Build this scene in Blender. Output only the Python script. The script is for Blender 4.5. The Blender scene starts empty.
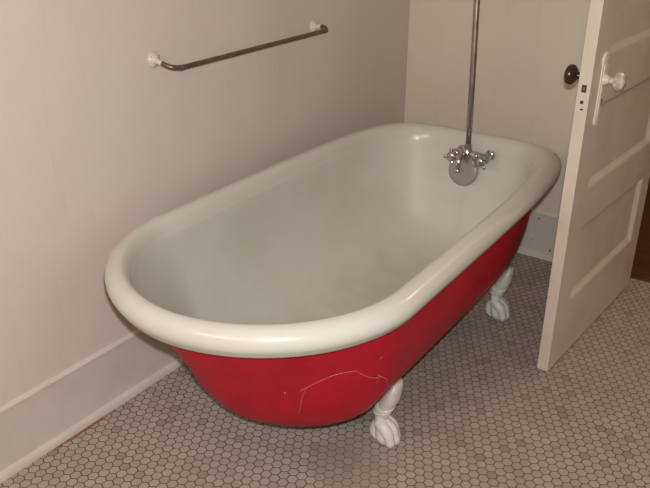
import bpy, bmesh, math, random
from mathutils import Vector, Matrix
random.seed(7)
PI = math.pi
SC = bpy.context.scene
COL = SC.collection

# ------------------------------------------------------------------ camera
CAM_X, CAM_H = 1.591, 1.400
az, pitch, roll = math.radians(54.3), math.radians(25.0), math.radians(0.1)
Rv = Vector((math.sin(az), math.cos(az), 0))
Fv = Vector((-math.cos(az) * math.cos(pitch), math.sin(az) * math.cos(pitch), -math.sin(pitch)))
Uv = Rv.cross(Fv)
cd = bpy.data.cameras.new('camera')
cam = bpy.data.objects.new('camera', cd)
COL.objects.link(cam)
M = Matrix((Rv, Uv, -Fv)).transposed().to_4x4()
cam.matrix_world = Matrix.Translation((CAM_X, 0, CAM_H)) @ M @ Matrix.Rotation(roll, 4, 'Z')
cd.sensor_width = 36
cd.lens = 782 / 650 * 36
cd.clip_start = 0.02
SC.camera = cam

# ------------------------------------------------------------------ light and exposure
SC.view_settings.view_transform = 'Standard'
SC.view_settings.look = 'None'
SC.view_settings.gamma = 1
SC.view_settings.use_curve_mapping = False
SC.view_settings.exposure = 0.14
w = bpy.data.worlds.new('world')
SC.world = w
w.use_nodes = True
w.node_tree.nodes['Background'].inputs[0].default_value = (1.0, 0.85, 0.7, 1)
w.node_tree.nodes['Background'].inputs[1].default_value = 0.05


def area(name, loc, target, size, energy, col):
    l = bpy.data.lights.new(name, 'AREA')
    l.shape = 'RECTANGLE'
    l.size, l.size_y = size
    l.energy = energy
    l.color = col
    o = bpy.data.objects.new(name, l)
    COL.objects.link(o)
    o.location = loc
    o.rotation_euler = (Vector(target) - Vector(loc)).to_track_quat('-Z', 'Y').to_euler()
    return o


# the flash of the camera the picture was taken with, just above its lens
area('camera_flash', Vector((CAM_X, 0, CAM_H)) + Uv * 0.06 + Fv * 0.01 + Rv * 0.01,
     Vector((CAM_X, 0, CAM_H)) + Uv * 0.06 + Fv * 3, (0.035, 0.02), 24, (1.0, 0.985, 0.96))
# fill light added behind the camera and lamp of the hall beyond the doorway
area('added_fill_light', (.75, -1.1, 1.95), (.75, 2.8, .9), (1.2, .35), 13, (1.0, 0.80, 0.58))
area('hall_lamp_light', (1.7, 3.7, 2.4), (1.7, 3.7, 0), (0.4, 0.4), 9, (1.0, 0.66, 0.38))


# ------------------------------------------------------------------ materials
def newmat(name):
    m = bpy.data.materials.new(name)
    m.use_nodes = True
    nt = m.node_tree
    return m, nt, nt.nodes['Principled BSDF']


def nd(nt, t, **kw):
    n = nt.nodes.new(t)
    for k, v in kw.items():
        setattr(n, k, v)
    return n


def mth(nt, op, a, b=None, c=None, clamp=False):
    n = nt.nodes.new('ShaderNodeMath')
    n.operation = op
    n.use_clamp = clamp
    for i, v in enumerate((a, b, c)):
        if v is None:
            continue
        if isinstance(v, (int, float)):
            n.inputs[i].default_value = v
        else:
            nt.links.new(v, n.inputs[i])
    return n.outputs[0]


def mix(nt, fac, a, b):
    n = nt.nodes.new('ShaderNodeMix')
    n.data_type = 'RGBA'
    for s, v in ((n.inputs[0], fac), (n.inputs[6], a), (n.inputs[7], b)):
        if isinstance(v, (int, float)):
            s.default_value = v
        elif isinstance(v, tuple):
            s.default_value = (*v, 1)
        else:
            nt.links.new(v, s)
    return n.outputs[2]


def noise(nt, vec, scale, detail=3, rough=0.5):
    n = nt.nodes.new('ShaderNodeTexNoise')
    n.inputs['Scale'].default_value = scale
    n.inputs['Detail'].default_value = detail
    n.inputs['Roughness'].default_value = rough
    if vec is not None:
        nt.links.new(vec, n.inputs['Vector'])
    return n.outputs['Fac']


def ramp(nt, v, lo, hi):
    n = nt.nodes.new('ShaderNodeMapRange')
    n.interpolation_type = 'SMOOTHSTEP'
    nt.links.new(v, n.inputs[0])
    n.inputs[1].default_value = lo
    n.inputs[2].default_value = hi
    return n.outputs[0]


def bump(nt, bsdf, h, strength, dist):
    b = nt.nodes.new('ShaderNodeBump')
    b.inputs['Strength'].default_value = strength
    b.inputs['Distance'].default_value = dist
    nt.links.new(h, b.inputs['Height'])
    nt.links.new(b.outputs[0], bsdf.inputs['Normal'])


def paint(name, col, col2=None, rough=0.5, nscale=6, bstr=0.0, bscale=60, metal=0.0, coat=0.0, lo=.35, hi=.7):
    m, nt, b = newmat(name)
    tc = nd(nt, 'ShaderNodeTexCoord').outputs['Object']
    f = ramp(nt, noise(nt, tc, nscale, 4), lo, hi)
    nt.links.new(mix(nt, f, col, col2 or col), b.inputs['Base Color'])
    b.inputs['Roughness'].default_value = rough
    b.inputs['Metallic'].default_value = metal
    b.inputs['Coat Weight'].default_value = coat
    if bstr:
        bump(nt, b, noise(nt, tc, bscale, 3), bstr, 0.002)
    return m


def wall_mat(name, c1, c2):
    """plaster under old paint: faint blotches, hairline seams and roller texture"""
    m, nt, b = newmat(name)
    tc = nd(nt, 'ShaderNodeTexCoord').outputs['Object']
    f = ramp(nt, noise(nt, tc, 2.2, 5, .6), .3, .75)
    c = mix(nt, f, c1, c2)
    mp = nd(nt, 'ShaderNodeMapping')
    mp.inputs['Scale'].default_value = (22, 22, 1.2)
    nt.links.new(tc, mp.inputs[0])
    g = ramp(nt, noise(nt, mp.outputs[0], 1.6, 4, .6), .55, .8)
    c = mix(nt, mth(nt, 'MULTIPLY', g, .26), c, tuple(x * .8 for x in c1))
    nt.links.new(c, b.inputs['Base Color'])
    b.inputs['Roughness'].default_value = .55
    b.inputs['Specular IOR Level'].default_value = .25
    h = mth(nt, 'ADD', noise(nt, tc, 7, 4), mth(nt, 'MULTIPLY', noise(nt, tc, 140, 2), .12))
    bump(nt, b, h, .35, .006)
    return m


M_wall_l = wall_mat('painted_plaster_left', (.67, .61, .562), (.645, .58, .52))
M_wall_b = wall_mat('painted_plaster_back', (.72, .65, .545), (.69, .62, .51))
M_ceil = paint('ceiling_paint', (.65, .6, .54))
M_base = paint('baseboard_paint', (.665, .625, .58), (.625, .58, .53), .38, 9, .2, 40)
M_trim = paint('trim_paint', (.66, .62, .56), (.62, .57, .5), .35, 9, .2, 40)
M_door = paint('door_paint', (.65, .575, .49), (.60, .52, .43), .42, 7, .25, 50)
M_doorw = paint('white_trim_paint', (.76, .70, .61), (.70, .62, .52), .4, 30, .3, 80)


def enamel_mat():
    m, nt, b = newmat('white_enamel')
    tc = nd(nt, 'ShaderNodeTexCoord').outputs['Object']
    f = ramp(nt, noise(nt, tc, 3, 5, .6), .35, .75)
    c = mix(nt, f, (.61, .605, .56), (.55, .54, .48))
    sx = nd(nt, 'ShaderNodeSeparateXYZ')
    nt.links.new(tc, sx.inputs[0])
    # worn greyish bottom of the basin
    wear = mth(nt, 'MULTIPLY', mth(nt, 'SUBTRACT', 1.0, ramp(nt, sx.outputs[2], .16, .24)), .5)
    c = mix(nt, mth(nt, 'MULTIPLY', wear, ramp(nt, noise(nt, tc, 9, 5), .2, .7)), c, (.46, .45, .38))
    # yellow run below the tap
    a = mth(nt, 'ABSOLUTE', mth(nt, 'SUBTRACT', sx.outputs[0], mth(nt, 'ADD', .0, mth(nt, 'MULTIPLY', noise(nt, tc, 14, 2), .03))))
    st = mth(nt, 'MULTIPLY', mth(nt, 'SUBTRACT', 1.0, ramp(nt, a, .002, .022)), ramp(nt, sx.outputs[1], .45, .62))
    st = mth(nt, 'MULTIPLY', st, mth(nt, 'SUBTRACT', 1.0, ramp(nt, sx.outputs[2], .40, .46)))
    c = mix(nt, mth(nt, 'MULTIPLY', st, .12), c, (.52, .42, .25))
    nt.links.new(c, b.inputs['Base Color'])
    gl = ramp(nt, sx.outputs[2], .515, .565)       # the rim has kept its gloss, the inside is worn dull
    nt.links.new(mth(nt, 'SUBTRACT', .50, mth(nt, 'MULTIPLY', gl, .26)), b.inputs['Roughness'])
    nt.links.new(mth(nt, 'MULTIPLY', gl, .22), b.inputs['Coat Weight'])
    b.inputs['Coat Roughness'].default_value = .06
    return m


M_enam = enamel_mat()


def red_mat():
    m, nt, b = newmat('red_paint')
    tc = nd(nt, 'ShaderNodeTexCoord').outputs['Object']
    f = ramp(nt, noise(nt, tc, 11, 6, .65), .3, .75)
    c = mix(nt, f, (.50, .012, .030), (.40, .010, .024))
    ch = ramp(nt, noise(nt, tc, 45, 2, .5), .765, .785)
    c = mix(nt, mth(nt, 'MULTIPLY', ch, .55), c, (.8, .45, .42))
    sx = nd(nt, 'ShaderNodeSeparateXYZ')
    nt.links.new(tc, sx.inputs[0])
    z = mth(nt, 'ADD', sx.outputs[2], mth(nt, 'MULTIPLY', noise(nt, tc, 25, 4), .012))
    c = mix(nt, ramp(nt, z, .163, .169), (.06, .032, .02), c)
    nt.links.new(c, b.inputs['Base Color'])
    b.inputs['Roughness'].default_value = .42
    b.inputs['Specular IOR Level'].default_value = .12
    bump(nt, b, noise(nt, tc, 30, 5), .25, .003)
    return m


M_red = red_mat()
M_rust = paint('bare_cast_iron', (.10, .055, .032), (.16, .09, .05), .8, 20)
M_scr = paint('scratched_paint', (.62, .22, .22), (.52, .12, .13), .6, 60)
M_foot = paint('white_foot_paint', (.70, .69, .65), (.62, .60, .54), .35, 30, .35, 70, lo=.4, hi=.8)
M_chrome = paint('chrome', (.58, .57, .55), (.48, .47, .45), .17, 12, metal=1.0)
M_pipe = paint('dull_chrome', (.50, .46, .42), (.36, .32, .28), .28, 25, metal=1.0)
M_disc = paint('tarnished_metal_disc', (.42, .38, .36), (.36, .33, .31), .45, 25, metal=.55)
M_bar = paint('brown_metal', (.20, .145, .115), (.13, .09, .07), .3, 30, metal=.6)
M_knob = paint('aged_brass_knob', (.115, .075, .05), (.075, .05, .035), .22, 20, metal=.7)
M_latch = paint('dark_latch_metal', (.10, .08, .06), (.06, .05, .04), .5, 60, metal=.5)
M_dark = paint('dark_slot', (.03, .022, .018))
M_glassk = paint('painted_glass_knob', (.72, .66, .58), (.42, .36, .29), .12, 45, .5, 60, coat=.6, lo=.45, hi=.6)
M_black = paint('black_washer', (.03, .028, .026), rough=.5)


def floor_mat():
    m, nt, b = newmat('hexagon_tile')
    tc = nd(nt, 'ShaderNodeTexCoord').outputs['Object']
    mp = nd(nt, 'ShaderNodeMapping', vector_type='POINT')
    S = 1 / .027
    an = -math.radians(HEXROT)
    cx, cy = HEXORG
    # p' = R(an) * (p - origin) * S
    mp.inputs['Scale'].default_value = (S, S, S)
    mp.inputs['Rotation'].default_value = (0, 0, an)
    ox = -(math.cos(an) * cx - math.sin(an) * cy) * S
    oy = -(math.sin(an) * cx + math.cos(an) * cy) * S
    mp.inputs['Location'].default_value = (ox, oy, 0)
    nt.links.new(tc, mp.inputs[0])
    sx = nd(nt, 'ShaderNodeSeparateXYZ')
    nt.links.new(mp.outputs[0], sx.inputs[0])
    x, y = sx.outputs[0], sx.outputs[1]
    q = math.sqrt(3)

    def cell(ax, ay):
        X = mth(nt, 'SUBTRACT', mth(nt, 'FLOORED_MODULO', mth(nt, 'ADD', x, ax), 1.0), .5)
        Y = mth(nt, 'SUBTRACT', mth(nt, 'FLOORED_MODULO', mth(nt, 'ADD', y, ay), q), q / 2)
        return X, Y, mth(nt, 'ADD', mth(nt, 'MULTIPLY', X, X), mth(nt, 'MULTIPLY', Y, Y))
    X1, Y1, d1 = cell(.5, q / 2)
    X2, Y2, d2 = cell(0.0, 0.0)
    sel = mth(nt, 'LESS_THAN', d1, d2)

    def pick(a, c):
        return mth(nt, 'ADD', mth(nt, 'MULTIPLY', a, sel), mth(nt, 'MULTIPLY', c, mth(nt, 'SUBTRACT', 1.0, sel)))
    X, Y = pick(X1, X2), pick(Y1, Y2)
    aX, aY = mth(nt, 'ABSOLUTE', X), mth(nt, 'ABSOLUTE', Y)
    hd = mth(nt, 'MAXIMUM', aX, mth(nt, 'ADD', mth(nt, 'MULTIPLY', aX, .5), mth(nt, 'MULTIPLY', aY, q / 2)))
    cm = nd(nt, 'ShaderNodeCombineXYZ')
    nt.links.new(mth(nt, 'SUBTRACT', x, X), cm.inputs[0])
    nt.links.new(mth(nt, 'SUBTRACT', y, Y), cm.inputs[1])
    sn = nd(nt, 'ShaderNodeVectorMath', operation='SNAP')
    sn.inputs[1].default_value = (.25, .25, .25)
    ad = nd(nt, 'ShaderNodeVectorMath', operation='ADD')
    ad.inputs[1].default_value = (.07, .07, .07)
    nt.links.new(cm.outputs[0], ad.inputs[0])
    nt.links.new(ad.outputs[0], sn.inputs[0])
    wn = nd(nt, 'ShaderNodeTexWhiteNoise', noise_dimensions='2D')
    nt.links.new(sn.outputs[0], wn.inputs['Vector'])
    base = mix(nt, wn.outputs['Value'], (.45, .39, .35), (.375, .32, .285))
    odd = mth(nt, 'GREATER_THAN', wn.outputs['Value'], .965)
    base = mix(nt, mth(nt, 'MULTIPLY', odd, .35), base, (.22, .18, .15))
    fine = noise(nt, tc, 160, 3)
    base = mix(nt, mth(nt, 'MULTIPLY', ramp(nt, fine, .4, .7), .18), base, (.32, .27, .23))
    grout = ramp(nt, hd, .448, .476)
    g2 = mix(nt, noise(nt, tc, 5, 3), (.045, .028, .022), (.08, .05, .04))
    c = mix(nt, grout, base, g2)
    # grime around the tub foot and in loose blotches
    dirt = ramp(nt, noise(nt, tc, 3.0, 5, .6), .5, .85)
    c = mix(nt, mth(nt, 'MULTIPLY', dirt, .35), c, (.20, .155, .125))
    so = nd(nt, 'ShaderNodeSeparateXYZ')
    nt.links.new(tc, so.inputs[0])

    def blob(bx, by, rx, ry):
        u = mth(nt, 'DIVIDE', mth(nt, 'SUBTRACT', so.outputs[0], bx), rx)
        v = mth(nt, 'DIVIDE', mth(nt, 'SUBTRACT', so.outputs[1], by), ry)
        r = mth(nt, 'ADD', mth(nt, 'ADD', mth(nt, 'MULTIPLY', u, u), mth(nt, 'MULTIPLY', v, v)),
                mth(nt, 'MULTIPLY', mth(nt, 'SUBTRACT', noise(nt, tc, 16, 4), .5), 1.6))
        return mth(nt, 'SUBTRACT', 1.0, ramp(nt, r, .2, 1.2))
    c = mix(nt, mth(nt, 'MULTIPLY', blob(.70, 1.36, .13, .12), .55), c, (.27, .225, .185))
    # spilled red paint along the left baseboard
    u = mth(nt, 'ADD', so.outputs[0], mth(nt, 'MULTIPLY', noise(nt, tc, 30, 5, .7), .034))
    v1 = mth(nt, 'MULTIPLY', ramp(nt, so.outputs[1], .93, .95), mth(nt, 'SUBTRACT', 1.0, ramp(nt, so.outputs[1], 1.10, 1.14)))
    pm = mth(nt, 'MULTIPLY', mth(nt, 'LESS_THAN', u, .036), v1)
    c = mix(nt, mth(nt, 'MULTIPLY', pm, .7), c, (.26, .03, .03))
    nt.links.new(c, b.inputs['Base Color'])
    rr = nd(nt, 'ShaderNodeMapRange')
    nt.links.new(grout, rr.inputs[0])
    rr.inputs[3].default_value = .48
    rr.inputs[4].default_value = .9
    nt.links.new(rr.outputs[0], b.inputs['Roughness'])
    b.inputs['Specular IOR Level'].default_value = .3
    bump(nt, b, mth(nt, 'SUBTRACT', 1.0, ramp(nt, hd, .40, .485)), .5, .0015)
    return m


HEXROT = 1.5
HEXORG = (0.6725, 1.3445)   # centre of one tile
M_floor = floor_mat()


def wood_mat():
    m, nt, b = newmat('hall_wood_boards')
    tc = nd(nt, 'ShaderNodeTexCoord').outputs['Object']
    sx = nd(nt, 'ShaderNodeSeparateXYZ')
    nt.links.new(tc, sx.inputs[0])
    row = mth(nt, 'DIVIDE', sx.outputs[1], .07)
    wn = nd(nt, 'ShaderNodeTexWhiteNoise', noise_dimensions='1D')
    nt.links.new(mth(nt, 'FLOOR', row), wn.inputs['W'])
    mp = nd(nt, 'ShaderNodeMapping')
    mp.inputs['Scale'].default_value = (2, 30, 2)
    nt.links.new(tc, mp.inputs[0])
    g = noise(nt, mp.outputs[0], 3, 5)
    c = mix(nt, g, (.17, .055, .02), (.06, .022, .010))
    c = mix(nt, mth(nt, 'MULTIPLY', wn.outputs['Value'], .5), c, (.06, .02, .01))
    gap = mth(nt, 'LESS_THAN', mth(nt, 'FRACT', row), .05)
    c = mix(nt, gap, c, (.012, .006, .004))
    nt.links.new(c, b.inputs['Base Color'])
    b.inputs['Roughness'].default_value = .35
    return m


M_wood = wood_mat()
M_hallw = paint('hall_wall_paint', (.45, .32, .2), rough=.7)
M_darkwood = paint('dark_stained_wood', (.11, .038, .018), (.06, .022, .012), .4, 14)


# ------------------------------------------------------------------ mesh helpers
def link(name, bm, mats, parent=None, smooth=True, angle=None):
    me = bpy.data.meshes.new(name)
    bmesh.ops.recalc_face_normals(bm, faces=bm.faces)
    bm.to_mesh(me)
    bm.free()
    for m in (mats if isinstance(mats, (list, tuple)) else [mats]):
        me.materials.append(m)
    if smooth:
        for p in me.polygons:
            p.use_smooth = True
        if angle:
            me.set_sharp_from_angle(angle=math.radians(angle))
    o = bpy.data.objects.new(name, me)
    COL.objects.link(o)
    if parent:
        o.parent = parent
    return o


def empty(name, loc, rz=0):
    o = bpy.data.objects.new(name, None)
    COL.objects.link(o)
    o.location = loc
    o.rotation_euler = (0, 0, rz)
    o.empty_display_size = .05
    return o


def tag(o, label=None, cat=None, group=None, kind=None):
    if label: o['label'] = label
    if cat: o['category'] = cat
    if group: o['group'] = group
    if kind: o['kind'] = kind
    return o


def box(bm, lo, hi, bev=0, mi=0):
    vs = [bm.verts.new((x, y, z)) for x in (lo[0], hi[0]) for y in (lo[1], hi[1]) for z in (lo[2], hi[2])]
    fs = []
    for idx in ((0, 1, 3, 2), (4, 6, 7, 5), (0, 4, 5, 1), (2, 3, 7, 6), (0, 2, 6, 4), (1, 5, 7, 3)):
        f = bm.faces.new([vs[i] for i in idx])
        f.material_index = mi
        fs.append(f)
    if bev:
        es = list({e for f in fs for e in f.edges})
        bmesh.ops.bevel(bm, geom=es, offset=bev, segments=2, affect='EDGES', profile=.6)


def rings(bm, rs, cap0=True, cap1=True, mi=0):
    """rs: list of closed rings of points; skin them"""
    V = [[bm.verts.new(p) for p in r] for r in rs]
    n = len(V[0])
    for i in range(len(V) - 1):
        m = mi[i] if isinstance(mi, list) else mi
        for j in range(n):
            f = bm.faces.new((V[i][j], V[i][(j + 1) % n], V[i + 1][(j + 1) % n], V[i + 1][j]))
            f.material_index = m
    if cap0:
        bm.faces.new(V[0][::-1]).material_index = mi[0] if isinstance(mi, list) else mi
    if cap1:
        bm.faces.new(V[-1]).material_index = mi[-1] if isinstance(mi, list) else mi


def tube(bm, pts, rad, n=16, flat=None):
    """sweep a circle with per-point radius along pts"""
    pts = [Vector(p) for p in pts]
    if not isinstance(rad, (list, tuple)):
        rad = [rad] * len(pts)
    rs = []
    up = None
    for i, p in enumerate(pts):
        t = (pts[min(i + 1, len(pts) - 1)] - pts[max(i - 1, 0)]).normalized()
        if up is None:
            up = Vector((0, 0, 1)) if abs(t.z) < .9 else Vector((0, 1, 0))
        u = (up - t * up.dot(t)).normalized()
        v = t.cross(u)
        up = u
        rs.append([p + (u * math.cos(a) + v * math.sin(a)) * rad[i] for a in [2 * PI * k / n for k in range(n)]])
    rings(bm, rs)


def spline(pts, k=8):
    """Catmull-Rom through points (any dimension)"""
    out = []
    P = [pts[0]] + list(pts) + [pts[-1]]
    for i in range(1, len(P) - 2):
        for s in range(k):
            t = s / k
            out.append(tuple(.5 * (2 * b + (c - a) * t + (2 * a - 5 * b + 4 * c - d) * t * t + (3 * b - a - 3 * c + d) * t ** 3)
                             for a, b, c, d in zip(P[i - 1], P[i], P[i + 1], P[i + 2])))
    out.append(tuple(P[-2]))
    return out


def lathe(bm, prof, origin, axis, n=28, mi=0):
    """prof: (distance along axis, radius)"""
    ax = Vector(axis).normalized()
    u = ax.orthogonal().normalized()
    v = ax.cross(u)
    O = Vector(origin)
    rings(bm, [[O + ax * d + (u * math.cos(2 * PI * k / n) + v * math.sin(2 * PI * k / n)) * max(r, 1e-4) for k in range(n)]
               for d, r in prof], mi=mi)


# ------------------------------------------------------------------ room shell
WX, WY = -0.012, 2.859        # plaster faces of the left and back walls
RX, FY, CZ = 2.45, -1.25, 2.6
DX0, DX1, DZ = .950, 1.735, 2.06
LW = .0168                      # the left wall is not quite square to the back wall   # doorway in the back wall


def struct(name, boxes, mat, bev=0, smooth=False):
    bm = bmesh.new()
    for lo, hi in boxes:
        box(bm, lo, hi, bev)
    o = link(name, bm, mat, smooth=smooth)
    return tag(o, kind='structure')


struct('floor', [((-.2, FY, -.05), (RX, 2.882, 0))], M_floor)
wl = struct('wall_left', [((-.1, -2.4, 0), (0, WY - .97, CZ))], M_wall_l)
wl.location = (WX, 1.0, 0)
wl.rotation_euler = (0, 0, LW)
struct('wall_back', [((WX - .1, WY, 0), (DX0, WY + .12, CZ)), ((DX1, WY, 0), (RX + .1, WY + .12, CZ)),
                     ((DX0, WY, DZ), (DX1, WY + .12, CZ))], M_wall_b)
struct('wall_right', [((RX, FY, 0), (RX + .1, WY, CZ))], M_wall_b)
struct('wall_front', [((WX - .1, FY - .1, 0), (RX + .1, FY, CZ))], M_wall_b)
struct('ceiling', [((WX - .1, FY - .1, CZ), (RX + .1, WY + .12, CZ + .1))], M_ceil)
# hall beyond the doorway
struct('floor_hall', [((.2, 2.882, -.05), (3.4, 5.0, -.004))], M_wood)
struct('wall_hall', [((.2, 5.0, -.05), (3.4, 5.1, CZ)), ((.1, 2.99, -.05), (.2, 5.1, CZ)), ((3.4, 2.99, -.05), (3.5, 5.1, CZ))], M_hallw)
struct('ceiling_hall', [((.1, WY + .12, CZ), (3.5, 5.1, CZ + .1))], M_ceil)
struct('trim_2', [((.2, 4.975, -.004), (3.4, 5.0, .2))], M_darkwood)
# wooden threshold and door casing
struct('trim_3', [((DX0 + .001, 2.884, -.003), (DX1 - .001, 2.986, .006))], M_darkwood, .003)
struct('trim_1', [((DX0 - .09, WY - .018, 0), (DX0 - .004, WY, DZ + .1)), ((DX1, WY - .018, 0), (DX1 + .1, WY, DZ + .1)),
                  ((DX0, WY - .018, DZ), (DX1 + .1, WY, DZ + .1))], M_trim, .003)


def baseboard(name, length, loc, rz):
    """profile in (out, z): shoe moulding, board, rounded cap lip; runs along local +y, faces local +x"""
    t = .009
    prof = [(0, 0), (t + .013, 0)]
    prof += [(t + .013 * math.cos(a), .005 + .017 * math.sin(a)) for a in [k * PI / 10 for k in range(1, 6)]]
    prof += [(t, .026), (t, .181), (t + .0005, .183), (t + .0015, .185), (t + .0018, .188), (t + .0008, .191), (t - .002, .193),
             (t - .006, .1945), (0, .197)]
    bm = bmesh.new()
    n = 60
    rings(bm, [[(x, length * i / n, z) for x, z in prof] for i in range(n + 1)])
    o = link(name, bm, M_base, angle=40)
    o.location = loc
    o.rotation_euler = (0, 0, rz)
    return tag(o, kind='structure')


baseboard('baseboard_left', WY + 1.4, (WX + 2.4 * LW, -1.4, 0), LW)
bb = baseboard('baseboard_back', DX0 - .09 - WX, (WX, WY, 0), -PI / 2)
baseboard('baseboard_right', WY - FY, (RX, WY, 0), PI)
for x, z, r in ((.603, .166, .0032), (.664, .040, .004), (.585, .07, .002)):    # nail holes in the back baseboard
    bm = bmesh.new()
    lathe(bm, [(0, r), (.0006, r), (.0008, r * .6)], (.009, x - WX, z), (1, 0, 0), 10)
    link('nail_hole', bm, M_dark, bb)

# ------------------------------------------------------------------ bathtub
TX, TY, TROT = .477, 1.700, .029
tub = empty('clawfoot_bathtub', (TX, TY, 0), TROT)
tag(tub, 'old red cast iron bathtub with white enamel inside, rolled rim and white claw feet', 'bathtub')
NT = 144


def ring(a, yf, yr, ym, pf, pr, z, tap=-.023, sh=(0, 0)):
    """superellipse outline; y in room units, result in tub space"""
    out = []
    for k in range(NT):
        t = 2 * PI * k / NT
        # denser sampling where the square faucet end turns
        c, s = math.cos(t), math.sin(t)
        p = pf if s < 0 else pr
        L = ym - yf if s < 0 else yr - ym
        r = (abs(c) ** p + abs(s) ** p) ** (-1 / p)
        x, y = a * c * r, ym + L * s * r
        x *= 1 + tap * (y - 1.308)
        out.append((x + sh[0] + sh[1] * (y - TY), y - TY, z))
    return out


ZB, ZS = .115, .540
SH = dict(wt=.352, wb=.326, yft=1.013, yfb=1.106, yrt=2.45, yrb=2.445)


def lerp(a, b, t):
    return a + (b - a) * t


def shell_ring(hn, off=0.0, interior=False):
    h = max(hn, 0)
    z = lerp(ZB + (.03 if interior else 0), ZS, h)
    ks = (1 - (1 - h) ** 3.0) ** (1 / 3.0)
    kf = (1 - (1 - h) ** 2.70) ** (1 / 2.70)
    kr = (1 - (1 - h) ** 6) ** (1 / 6)
    a = lerp(SH['wb'], SH['wt'], h) * ks
    yf = 1.35 - (1.35 - lerp(SH['yfb'], SH['yft'], h)) * kf
    yr = 1.35 + (lerp(SH['yrb'], SH['yrt'], h) - 1.35) * kr
    if interior:
        off = -.014
        yr -= .06 * (1 - h)
    a, yf, yr = a + off, yf - off, yr + off
    r = ring(max(a, .004), min(yf, 1.346), max(yr, 1.354), 1.35, 1.6, lerp(6.6, 4.8, h) if not interior else 4.2, z)
    h0, ex = .50, 1.75
    if h > h0:        # flare out into the roll of the rim
        q = rim_ring(.071 if interior else .050, z)
        t = ((h - h0) / (1 - h0)) ** ex
        r = [tuple(lerp(m, n, t) for m, n in zip(u, v)) for u, v in zip(r, q)]
    return r


def rim_ring(inset, z):
    return ring(.403 - inset, .918 + inset * .82, 2.519 - inset, 1.308, 1.921, 6.34 - inset * 20, z)


HS = [0, .0008, .003, .008, .016, .03, .05, .075, .105, .14, .18, .22, .27, .33, .4, .48, .57, .67, .78, .88, 1.0]
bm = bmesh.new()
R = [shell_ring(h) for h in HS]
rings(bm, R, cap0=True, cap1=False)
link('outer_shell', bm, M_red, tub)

# enamelled basin: underside of the roll, roll, inner slope, inside walls and bottom, one surface
ZT, RT = .59, .033
prof = []
prof += [rim_ring(.062, .534), rim_ring(.054, .528), rim_ring(.046, .524), rim_ring(.034, .5215), rim_ring(.024, .5225), rim_ring(.0155, .526)]
nb = len(prof)
for i in range(1, 15):
    al = -1.0 + (PI / 2 + 1.0) * i / 14
    prof.append(rim_ring(1.22 * RT * (1 - math.cos(al)), ZT - RT + RT * math.sin(al)))
for ins, z in ((.045, .5895), (.051, .5865), (.057, .580), (.062, .571), (.066, .560)):
    prof.append(rim_ring(ins, z))
prof.append([tuple(lerp(a, b, .5) for a, b in zip(p, q)) for p, q in zip(rim_ring(.069, .550), shell_ring(1.0, 0, True))])
for h in [1.0, .93, .86, .78, .69, .6, .51, .43, .36, .3, .24, .19, .145, .11, .08, .055, .036, .022, .012, .005, .001, 0]:
    prof.append(shell_ring(h, 0, True))
bm = bmesh.new()
rings(bm, prof, cap0=False, cap1=True, mi=[1] * (nb - 2) + [0] * (len(prof) - nb + 1))
link('basin', bm, [M_enam, M_rust], tub)


def foot(sx, yy):
    """claw foot of the tub; u points out from under the tub"""
    bm = bmesh.new()
    f = Vector((sx, .12, 0)).normalized()
    sd = Vector((-f.y, f.x, 0))

    def P(o, s, z):
        return Vector((0, 0, z * .97)) + f * (o * .85) + sd * (s * .85)
    # leg: elliptical sections along a cabriole line (out, z, half-depth, half-width)
    leg = spline([(.042, .214, .010, .030), (.040, .201, .016, .040), (.033, .184, .022, .043), (.025, .165, .026, .040), (.015, .147, .026, .035), (.006, .129, .025, .030),
                  (-.002, .118, .028, .030), (-.002, .112, .028, .030), (-.006, .104, .022, .024), (-.007, .082, .021, .024), (-.002, .060, .024, .027),
                  (.004, .042, .028, .030), (.006, .024, .029, .031), (.005, .010, .022, .025)], 5)
    rs = []
    for i, (o, z, d, wd) in enumerate(leg):
        a = leg[max(i - 1, 0)]
        b = leg[min(i + 1, len(leg) - 1)]
        t = Vector((b[0] - a[0], b[1] - a[1])).normalized()
        nx, nz = -t.y, t.x
        if nx < 0: nx, nz = -nx, -nz
        rs.append([P(o + nx * d * math.cos(q), wd * math.sin(q), z + nz * d * math.cos(q)) for q in [2 * PI * k / 24 for k in range(24)]])
    rings(bm, rs)
    # raised double band round the ankle
    for zc, oc in ((.124, .004), (.114, -.002)):
        n = 32
        loop = []
        for k in range(n):
            q = 2 * PI * k / n
            c = P(oc + .029 * math.cos(q), .0315 * math.sin(q), zc + .006 * math.cos(q))
            nrm = (f * math.cos(q) + sd * math.sin(q))
            loop.append([bm.verts.new(c + nrm * .004 * math.cos(e) + Vector((0, 0, 1)) * .0042 * math.sin(e)) for e in [2 * PI * m / 8 for m in range(8)]])
        for k in range(n):
            for m in range(8):
                bm.faces.new((loop[k][m], loop[(k + 1) % n][m], loop[(k + 1) % n][(m + 1) % 8], loop[k][(m + 1) % 8]))
    # ball under the claw
    bmesh.ops.create_uvsphere(bm, u_segments=20, v_segments=12, radius=.026, matrix=Matrix.Translation(P(.018, 0, .026)))
    # toes curling over the ball, with knuckles and claws
    for sp, so in ((-.022, -.002), (.0, .006), (.022, -.002)):
        k = so
        pts = spline([(k - .014, sp * .6, .074, .013), (k + .008, sp * .85, .068, .0165), (k + .025, sp * 1.0, .054, .0165), (k + .033, sp * 1.05, .036, .0140),
                      (k + .037, sp * 1.02, .022, .0140), (k + .034, sp * .98, .012, .0095), (k + .031, sp * .9, .003, .003)], 5)
        tube(bm, [P(a, b, c) for a, b, c, r in pts], [r for a, b, c, r in pts], 12)
    # rear spur
    pts = spline([(-.012, 0, .07, .012), (-.030, 0, .05, .012), (-.032, 0, .025, .010), (-.018, 0, .008, .005)], 5)
    tube(bm, [P(a, b, c) for a, b, c, r in pts], [r for a, b, c, r in pts], 12)
    o = link('claw_foot', bm, M_foot, tub)
    return o


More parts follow.
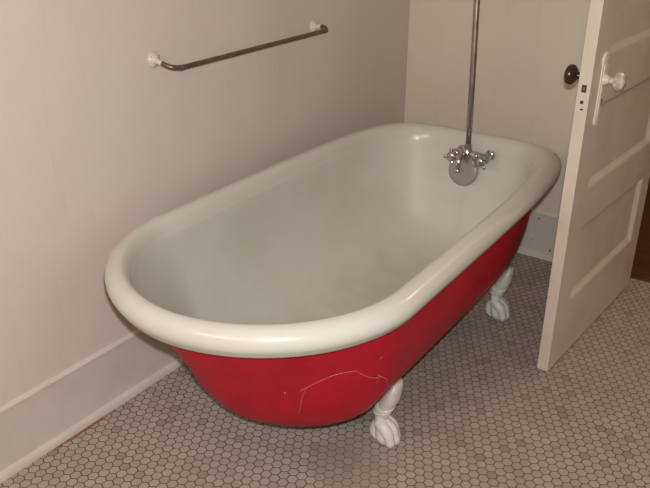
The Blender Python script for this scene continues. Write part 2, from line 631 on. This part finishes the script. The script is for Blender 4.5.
FX = .236
for sx in (1, -1):
    for yw in (1.478, 2.280):
        o = foot(sx, yw - TY)
        o.location = (sx * (FX if yw < 2 else FX - .010), yw - TY, .001)

# drain in the bottom of the basin
bm = bmesh.new()
lathe(bm, [(-.004, .028), (.002, .028), (.003, .026), (.002, .020), (-.003, .018)], (0, 2.22 - TY, ZB + .023), (0, 0, 1))
link('drain', bm, M_pipe, tub)


# chips and the long scratch in the red paint, following the shell
def shell_pt(k, h, off=.0017):
    """point on the shell at outline angle index k (float) and height fraction h"""
    i = int(math.floor(k)) % NT
    t = k - math.floor(k)
    r = shell_ring(h, off)
    return Vector(r[i]).lerp(Vector(r[(i + 1) % NT]), t)


SCRATCH = [([(124.227, 0.556), (125.621, 0.587), (128.011, 0.635), (130.407, 0.67), (132.435, 0.677), (134.502, 0.668), (135.641, 0.632), (137.36, 0.582), (139.399, 0.552), (139.701, 0.567)], 0.0008),
           ([(139.701, 0.567), (140.556, 0.541), (142.257, 0.494), (145.454, 0.329)], 0.001),
           ([(139.701, 0.567), (139.705, 0.537), (139.559, 0.504)], 0.0009),
           ([(139.225, 0.696), (139.636, 0.72)], 0.0016),
           ([(121.261, 0.536), (121.579, 0.54)], 0.002),
           ([(125.621, 0.587), (124.76, 0.531), (124.213, 0.462), (123.457, 0.332)], 0.0005),
           ([(144.151, 0.449), (145.578, 0.305)], 0.0022),
           ([(139.442, 0.577), (140.147, 0.546)], 0.0018)]
for pts, wd in SCRATCH:
    bm = bmesh.new()
    sp = spline(pts, 6)
    P = [shell_pt(*q) for q in sp]
    prev = None
    for i, p in enumerate(P):
        t = (P[min(i + 1, len(P) - 1)] - P[max(i - 1, 0)]).normalized()
        e = 1.0 if 0 < i < len(P) - 1 else .3
        nrm = (shell_pt(sp[i][0], sp[i][1], .01) - p).normalized()
        s_ = t.cross(nrm).normalized() * wd * e * random.uniform(.5, 1.2)
        cur = (bm.verts.new(p - s_), bm.verts.new(p + nrm * .0003), bm.verts.new(p + s_))
        if prev:
            bm.faces.new((prev[0], prev[1], cur[1], cur[0]))
            bm.faces.new((prev[1], prev[2], cur[2], cur[1]))
        prev = cur
    o = link('paint_scratch', bm, M_scr, tub)

# round metal disc at the faucet end
bm = bmesh.new()
dn = Vector((0, -1, .15)).normalized()
hd_ = (.458 - ZB - .03) / (ZS - ZB - .03)
DP = (.002, lerp(SH['yrb'] - .06, SH['yrt'], hd_) - .014 - TY - .004, .466)
lathe(bm, [(-.012, .050), (.002, .055), (.007, .055), (.011, .052), (.0125, .047), (.0125, .030), (.013, .006), (.0135, .001)], DP, dn, 48)
disc = link('overflow_disc', bm, M_disc, tub, angle=40)
disc['label'] = 'round dull grey metal disc on the white enamel below the tap'
bm = bmesh.new()
lathe(bm, [(.012, .005), (.016, .005), (.018, .003)], DP, dn, 16)
link('screw', bm, M_pipe, disc)

# ------------------------------------------------------------------ bath faucet with riser
fx, fy, fz = .494, 2.372, .540
fau = empty('bath_faucet', (fx, fy, fz), TROT)
tag(fau, 'chrome two-handled bath tap inside the red tub with tall shower riser pipe', 'faucet')
bm = bmesh.new()
tube(bm, spline([(-.045, 0, 0), (-.03, 0, .004), (0, 0, .006), (.04, 0, .004), (.06, 0, 0)], 5), .0135, 18)
# central valve box, two valve chests and shanks through the tub wall
lathe(bm, [(-.024, .012), (-.020, .018), (.0, .020), (.018, .018), (.026, .012), (.034, .010), (.036, .009)], (-.005, 0, .0), (0, 0, 1))
for x in (-.045, .06):
    lathe(bm, [(-.022, .010), (-.018, .017), (0, .019), (.016, .017), (.02, .011)], (x, 0, 0), (0, -1, 0))
    lathe(bm, [(0, .010), (.055, .010), (.056, .010)], (x, 0, 0), (0, 1, 0))
    lathe(bm, [(.040, .017), (.046, .0185), (.052, .016)], (x, 0, 0), (0, 1, 0))
link('valve_body', bm, M_chrome, fau)
bm = bmesh.new()
tube(bm, spline([(-.012, -.006, .0, .013), (-.014, -.026, .004, .0135), (-.015, -.042, -.006, .014), (-.015, -.048, -.024, .0145), (-.015, -.048, -.044, .015)], 6) and
     [p[:3] for p in spline([(-.012, -.006, .0), (-.014, -.026, .004), (-.015, -.042, -.006), (-.015, -.048, -.024), (-.015, -.048, -.044)], 6)], .0135, 18)
lathe(bm, [(0, .013), (.004, .0165), (.012, .0165), (.013, .012)], (-.015, -.048, -.034), (0, 0, -1))
link('spout', bm, M_chrome, fau)
for x, a0 in ((-.045, .15), (.06, .75)):
    bm = bmesh.new()
    lathe(bm, [(0, .009), (.012, .008), (.014, .016), (.026, .017), (.031, .011), (.033, .002)], (x, -.018, 0), (0, -1, 0))
    for k in range(4):
        a = a0 + k * PI / 2
        d = Vector((math.cos(a), 0, math.sin(a)))
        c = Vector((x, -.040, 0))
        lathe(bm, [(.004, .0055), (.018, .0048), (.021, .0065), (.026, .0065), (.029, .003)], c, d, 12)
    link('cross_handle', bm, M_chrome, fau)
bm = bmesh.new()
lathe(bm, [(.020, .013), (.026, .0145), (.038, .0145), (.042, .010), (.046, .0095)], (-.004, 0, .0), (0, 0, 1), 6)
link('hex_nut', bm, M_chrome, fau, smooth=False)
bm = bmesh.new()
tube(bm, [(-.004, 0, .03), (-.010, .004, .25), (-.022, .012, .6), (-.036, .02, 1.1), (-.041, .022, 1.32)]
     + [(-.041, .022 - .10 * (1 - math.cos(a)), 1.32 + .10 * math.sin(a)) for a in [k * PI / 16 for k in range(1, 14)]], .0096, 16)
ris = link('shower_riser', bm, M_pipe, fau)
bm = bmesh.new()
lathe(bm, [(0, .011), (.02, .012), (.035, .03), (.06, .062), (.066, .062), (.067, .058)], (-.041, -.158, 1.385), (0, -.75, -1))
link('shower_head', bm, M_pipe, fau)

# ------------------------------------------------------------------ towel bar
tb = empty('towel_bar', (WX - .8 * LW, 1.80, .95), LW)
tag(tb, 'brown metal towel bar with white painted ends mounted on the left wall above the tub', 'towel bar')
A, B = Vector((0, 1.447 - 1.80, .010)), Vector((0, 2.187 - 1.80, -.004))
po = .066
zz = lambda t: lerp(-.010, -.008, t)
p1 = [(po * .45, A.y + .002, A.z - .006), (po * .75, A.y + .006, A.z - .013), (po * .95, A.y + .022, A.z - .018), (po, A.y + .05, zz(0)), (po, A.y + .09, zz(0))]
p2 = [(po, B.y - .07, zz(1)), (po, B.y - .032, zz(1)), (po * .95, B.y - .014, zz(1) + .002), (po * .78, B.y - .004, zz(1) + .006), (po * .5, B.y + .001, zz(1) + .008)]
bm = bmesh.new()
tube(bm, spline(p1 + p2, 8), .0072, 16)
link('bar', bm, M_bar, tb)
for E, q in ((A, p1[0]), (B, p2[-1])):
    bm = bmesh.new()
    lathe(bm, [(0, .0215), (.003, .0225), (.006, .0205), (.008, .015), (.0095, .0145), (.013, .010), (.016, .008)], E, (1, 0, 0), 28)
    ax = Vector(q) - E
    tube(bm, [E + ax * .1, E + ax * .6, E + ax * 1.05, E + ax * 1.12], [.0078, .0078, .0076, .0066], 14)
    for a in (.9, 2.5, 4.2):
        lathe(bm, [(.004, .003), (.008, .003), (.009, .0015)], E + Vector((0, .0165 * math.cos(a), .0165 * math.sin(a))), (1, 0, 0), 10)
    o = link('rosette', bm, M_base, tb)
    o['label'] = 'white painted wall rosette of the towel bar'

# ------------------------------------------------------------------ door
DT, DW, DH, DGAP = .034, .745, 2.02, .008
dang = math.atan2(-.0436, 1)
door = empty('door_1', (.9615, 2.066, 0), dang)
door.rotation_euler = (0, .0065, dang)
tag(door, 'cream painted panelled door standing open beside the tub', kind='structure')
# local: face at x=0 (towards the room), thickness to -x, width along +y
YS = (0.104, DW - .080)
PZ = [(.215, .465), (.585, .842), (.972, 1.225), (1.345, 1.60), (1.72, 1.90)]
bm = bmesh.new()
ys = [0, YS[0], YS[1], DW]
zs = [DGAP]
for a, b in PZ: zs += [a, b]
zs.append(DH)
for face_x, sgn in ((0, 1), (-DT, -1)):
    for j in range(len(zs) - 1):
        for i in range(3):
            y0, y1, z0, z1 = ys[i], ys[i + 1], zs[j], zs[j + 1]
            if i == 1 and j % 2 == 1:
                L = [(0, 0), (.0015, -.0008), (.005, -.0012), (.017, -.0105), (.020, -.0115), (.0205, -.0125)]
                prev = None
                for ins, dp in L:
                    q = [bm.verts.new((face_x + sgn * dp, y, z)) for y, z in
                         ((y0 + ins, z0 + ins), (y1 - ins, z0 + ins), (y1 - ins, z1 - ins), (y0 + ins, z1 - ins))]
                    if prev:
                        for k in range(4):
                            bm.faces.new((prev[k], prev[(k + 1) % 4], q[(k + 1) % 4], q[k]))
                    prev = q
                bm.faces.new(prev)
            else:
                bm.faces.new([bm.verts.new((face_x, y, z)) for y, z in ((y0, z0), (y1, z0), (y1, z1), (y0, z1))])
for y in (0, DW):
    bm.faces.new([bm.verts.new(p) for p in ((0, y, zs[0]), (-DT, y, zs[0]), (-DT, y, zs[-1]), (0, y, zs[-1]))])
for z in (zs[0], zs[-1]):
    bm.faces.new([bm.verts.new(p) for p in ((0, 0, z), (-DT, 0, z), (-DT, DW, z), (0, DW, z))])
bmesh.ops.remove_doubles(bm, verts=bm.verts, dist=.0002)
dl = link('door_leaf', bm, M_door, door, smooth=False)
KY, KZ = .078, .912
# long keyplate on the room side, thickly overpainted
bm = bmesh.new()
box(bm, (0, KY - .021, .803), (.0055, KY + .021, .965), .003)
lathe(bm, [(0, .021), (.0055, .021), (.0065, .019)], (0, KY, .965), (1, 0, 0), 24)
lathe(bm, [(0, .021), (.0055, .021), (.0065, .019)], (0, KY, .803), (1, 0, 0), 24)
box(bm, (.004, KY - .014, .815), (.008, KY + .014, .955), .002)
lathe(bm, [(.005, .016), (.010, .016), (.016, .011), (.020, .010)], (0, KY, KZ), (1, 0, 0), 24)
pl = link('door_plate', bm, M_doorw, door, angle=40)
pl['label'] = 'long white overpainted key plate under the glass knob'
bm = bmesh.new()
box(bm, (.008, KY - .0025, .838), (.0084, KY + .0025, .854))
lathe(bm, [(.008, .0048), (.0085, .0048)], (0, KY, .856), (1, 0, 0), 14)
link('keyhole', bm, M_dark, pl)
bm = bmesh.new()
lathe(bm, [(.012, .0085), (.020, .0085), (.026, .010), (.031, .0085), (.034, .012), (.036, .020), (.042, .0255), (.050, .0265), (.058, .022), (.062, .012), (.063, .002)],
      (0, KY, KZ), (1, 0, 0), 12)
k = link('door_knob', bm, M_glassk, door)
k['label'] = 'faceted pale knob smeared with white paint'
bm = bmesh.new()
lathe(bm, [(0, .024), (.003, .024), (.005, .018), (.010, .010), (.026, .0085), (.034, .0105), (.038, .018), (.046, .0265), (.055, .0285), (.062, .025), (.067, .015), (.068, .002)],
      (-DT, KY, KZ), (-1, 0, 0), 32)
k = link('door_knob', bm, M_knob, door)
k['label'] = 'dark aged metal knob on the tub side'
# latch face on the free edge
bm = bmesh.new()
box(bm, (-DT * .5 - .0065, -.0010, KZ - .024), (-DT * .5 + .0065, .0005, KZ - .004), .0004)
link('latch_plate', bm, M_latch, door, smooth=False)
bm = bmesh.new()
box(bm, (-DT * .5 - .001, -.007, KZ - .018), (-DT * .5 + .0035, .0005, KZ - .009), .0008)
link('latch_bolt', bm, M_pipe, door, smooth=False)
bm = bmesh.new()
box(bm, (-DT * .5 - .005, -.0010, KZ - .055), (-DT * .5 + .0035, .0005, KZ - .046))
box(bm, (-DT * .5 - .003, -.0010, KZ - .072), (-DT * .5 + .006, .0005, KZ - .068))
link('bolt_hole', bm, M_dark, door, smooth=False)
for z in (.25, 1.0, 1.75):
    bm = bmesh.new()
    lathe(bm, [(0, .005), (.09, .005), (.092, .003)], (-DT - .004, DW + .003, z), (0, 0, 1), 12)
    box(bm, (-.03, DW, z), (-.001, DW + .0015, z + .09))
    link('hinge', bm, M_door, door, smooth=False)
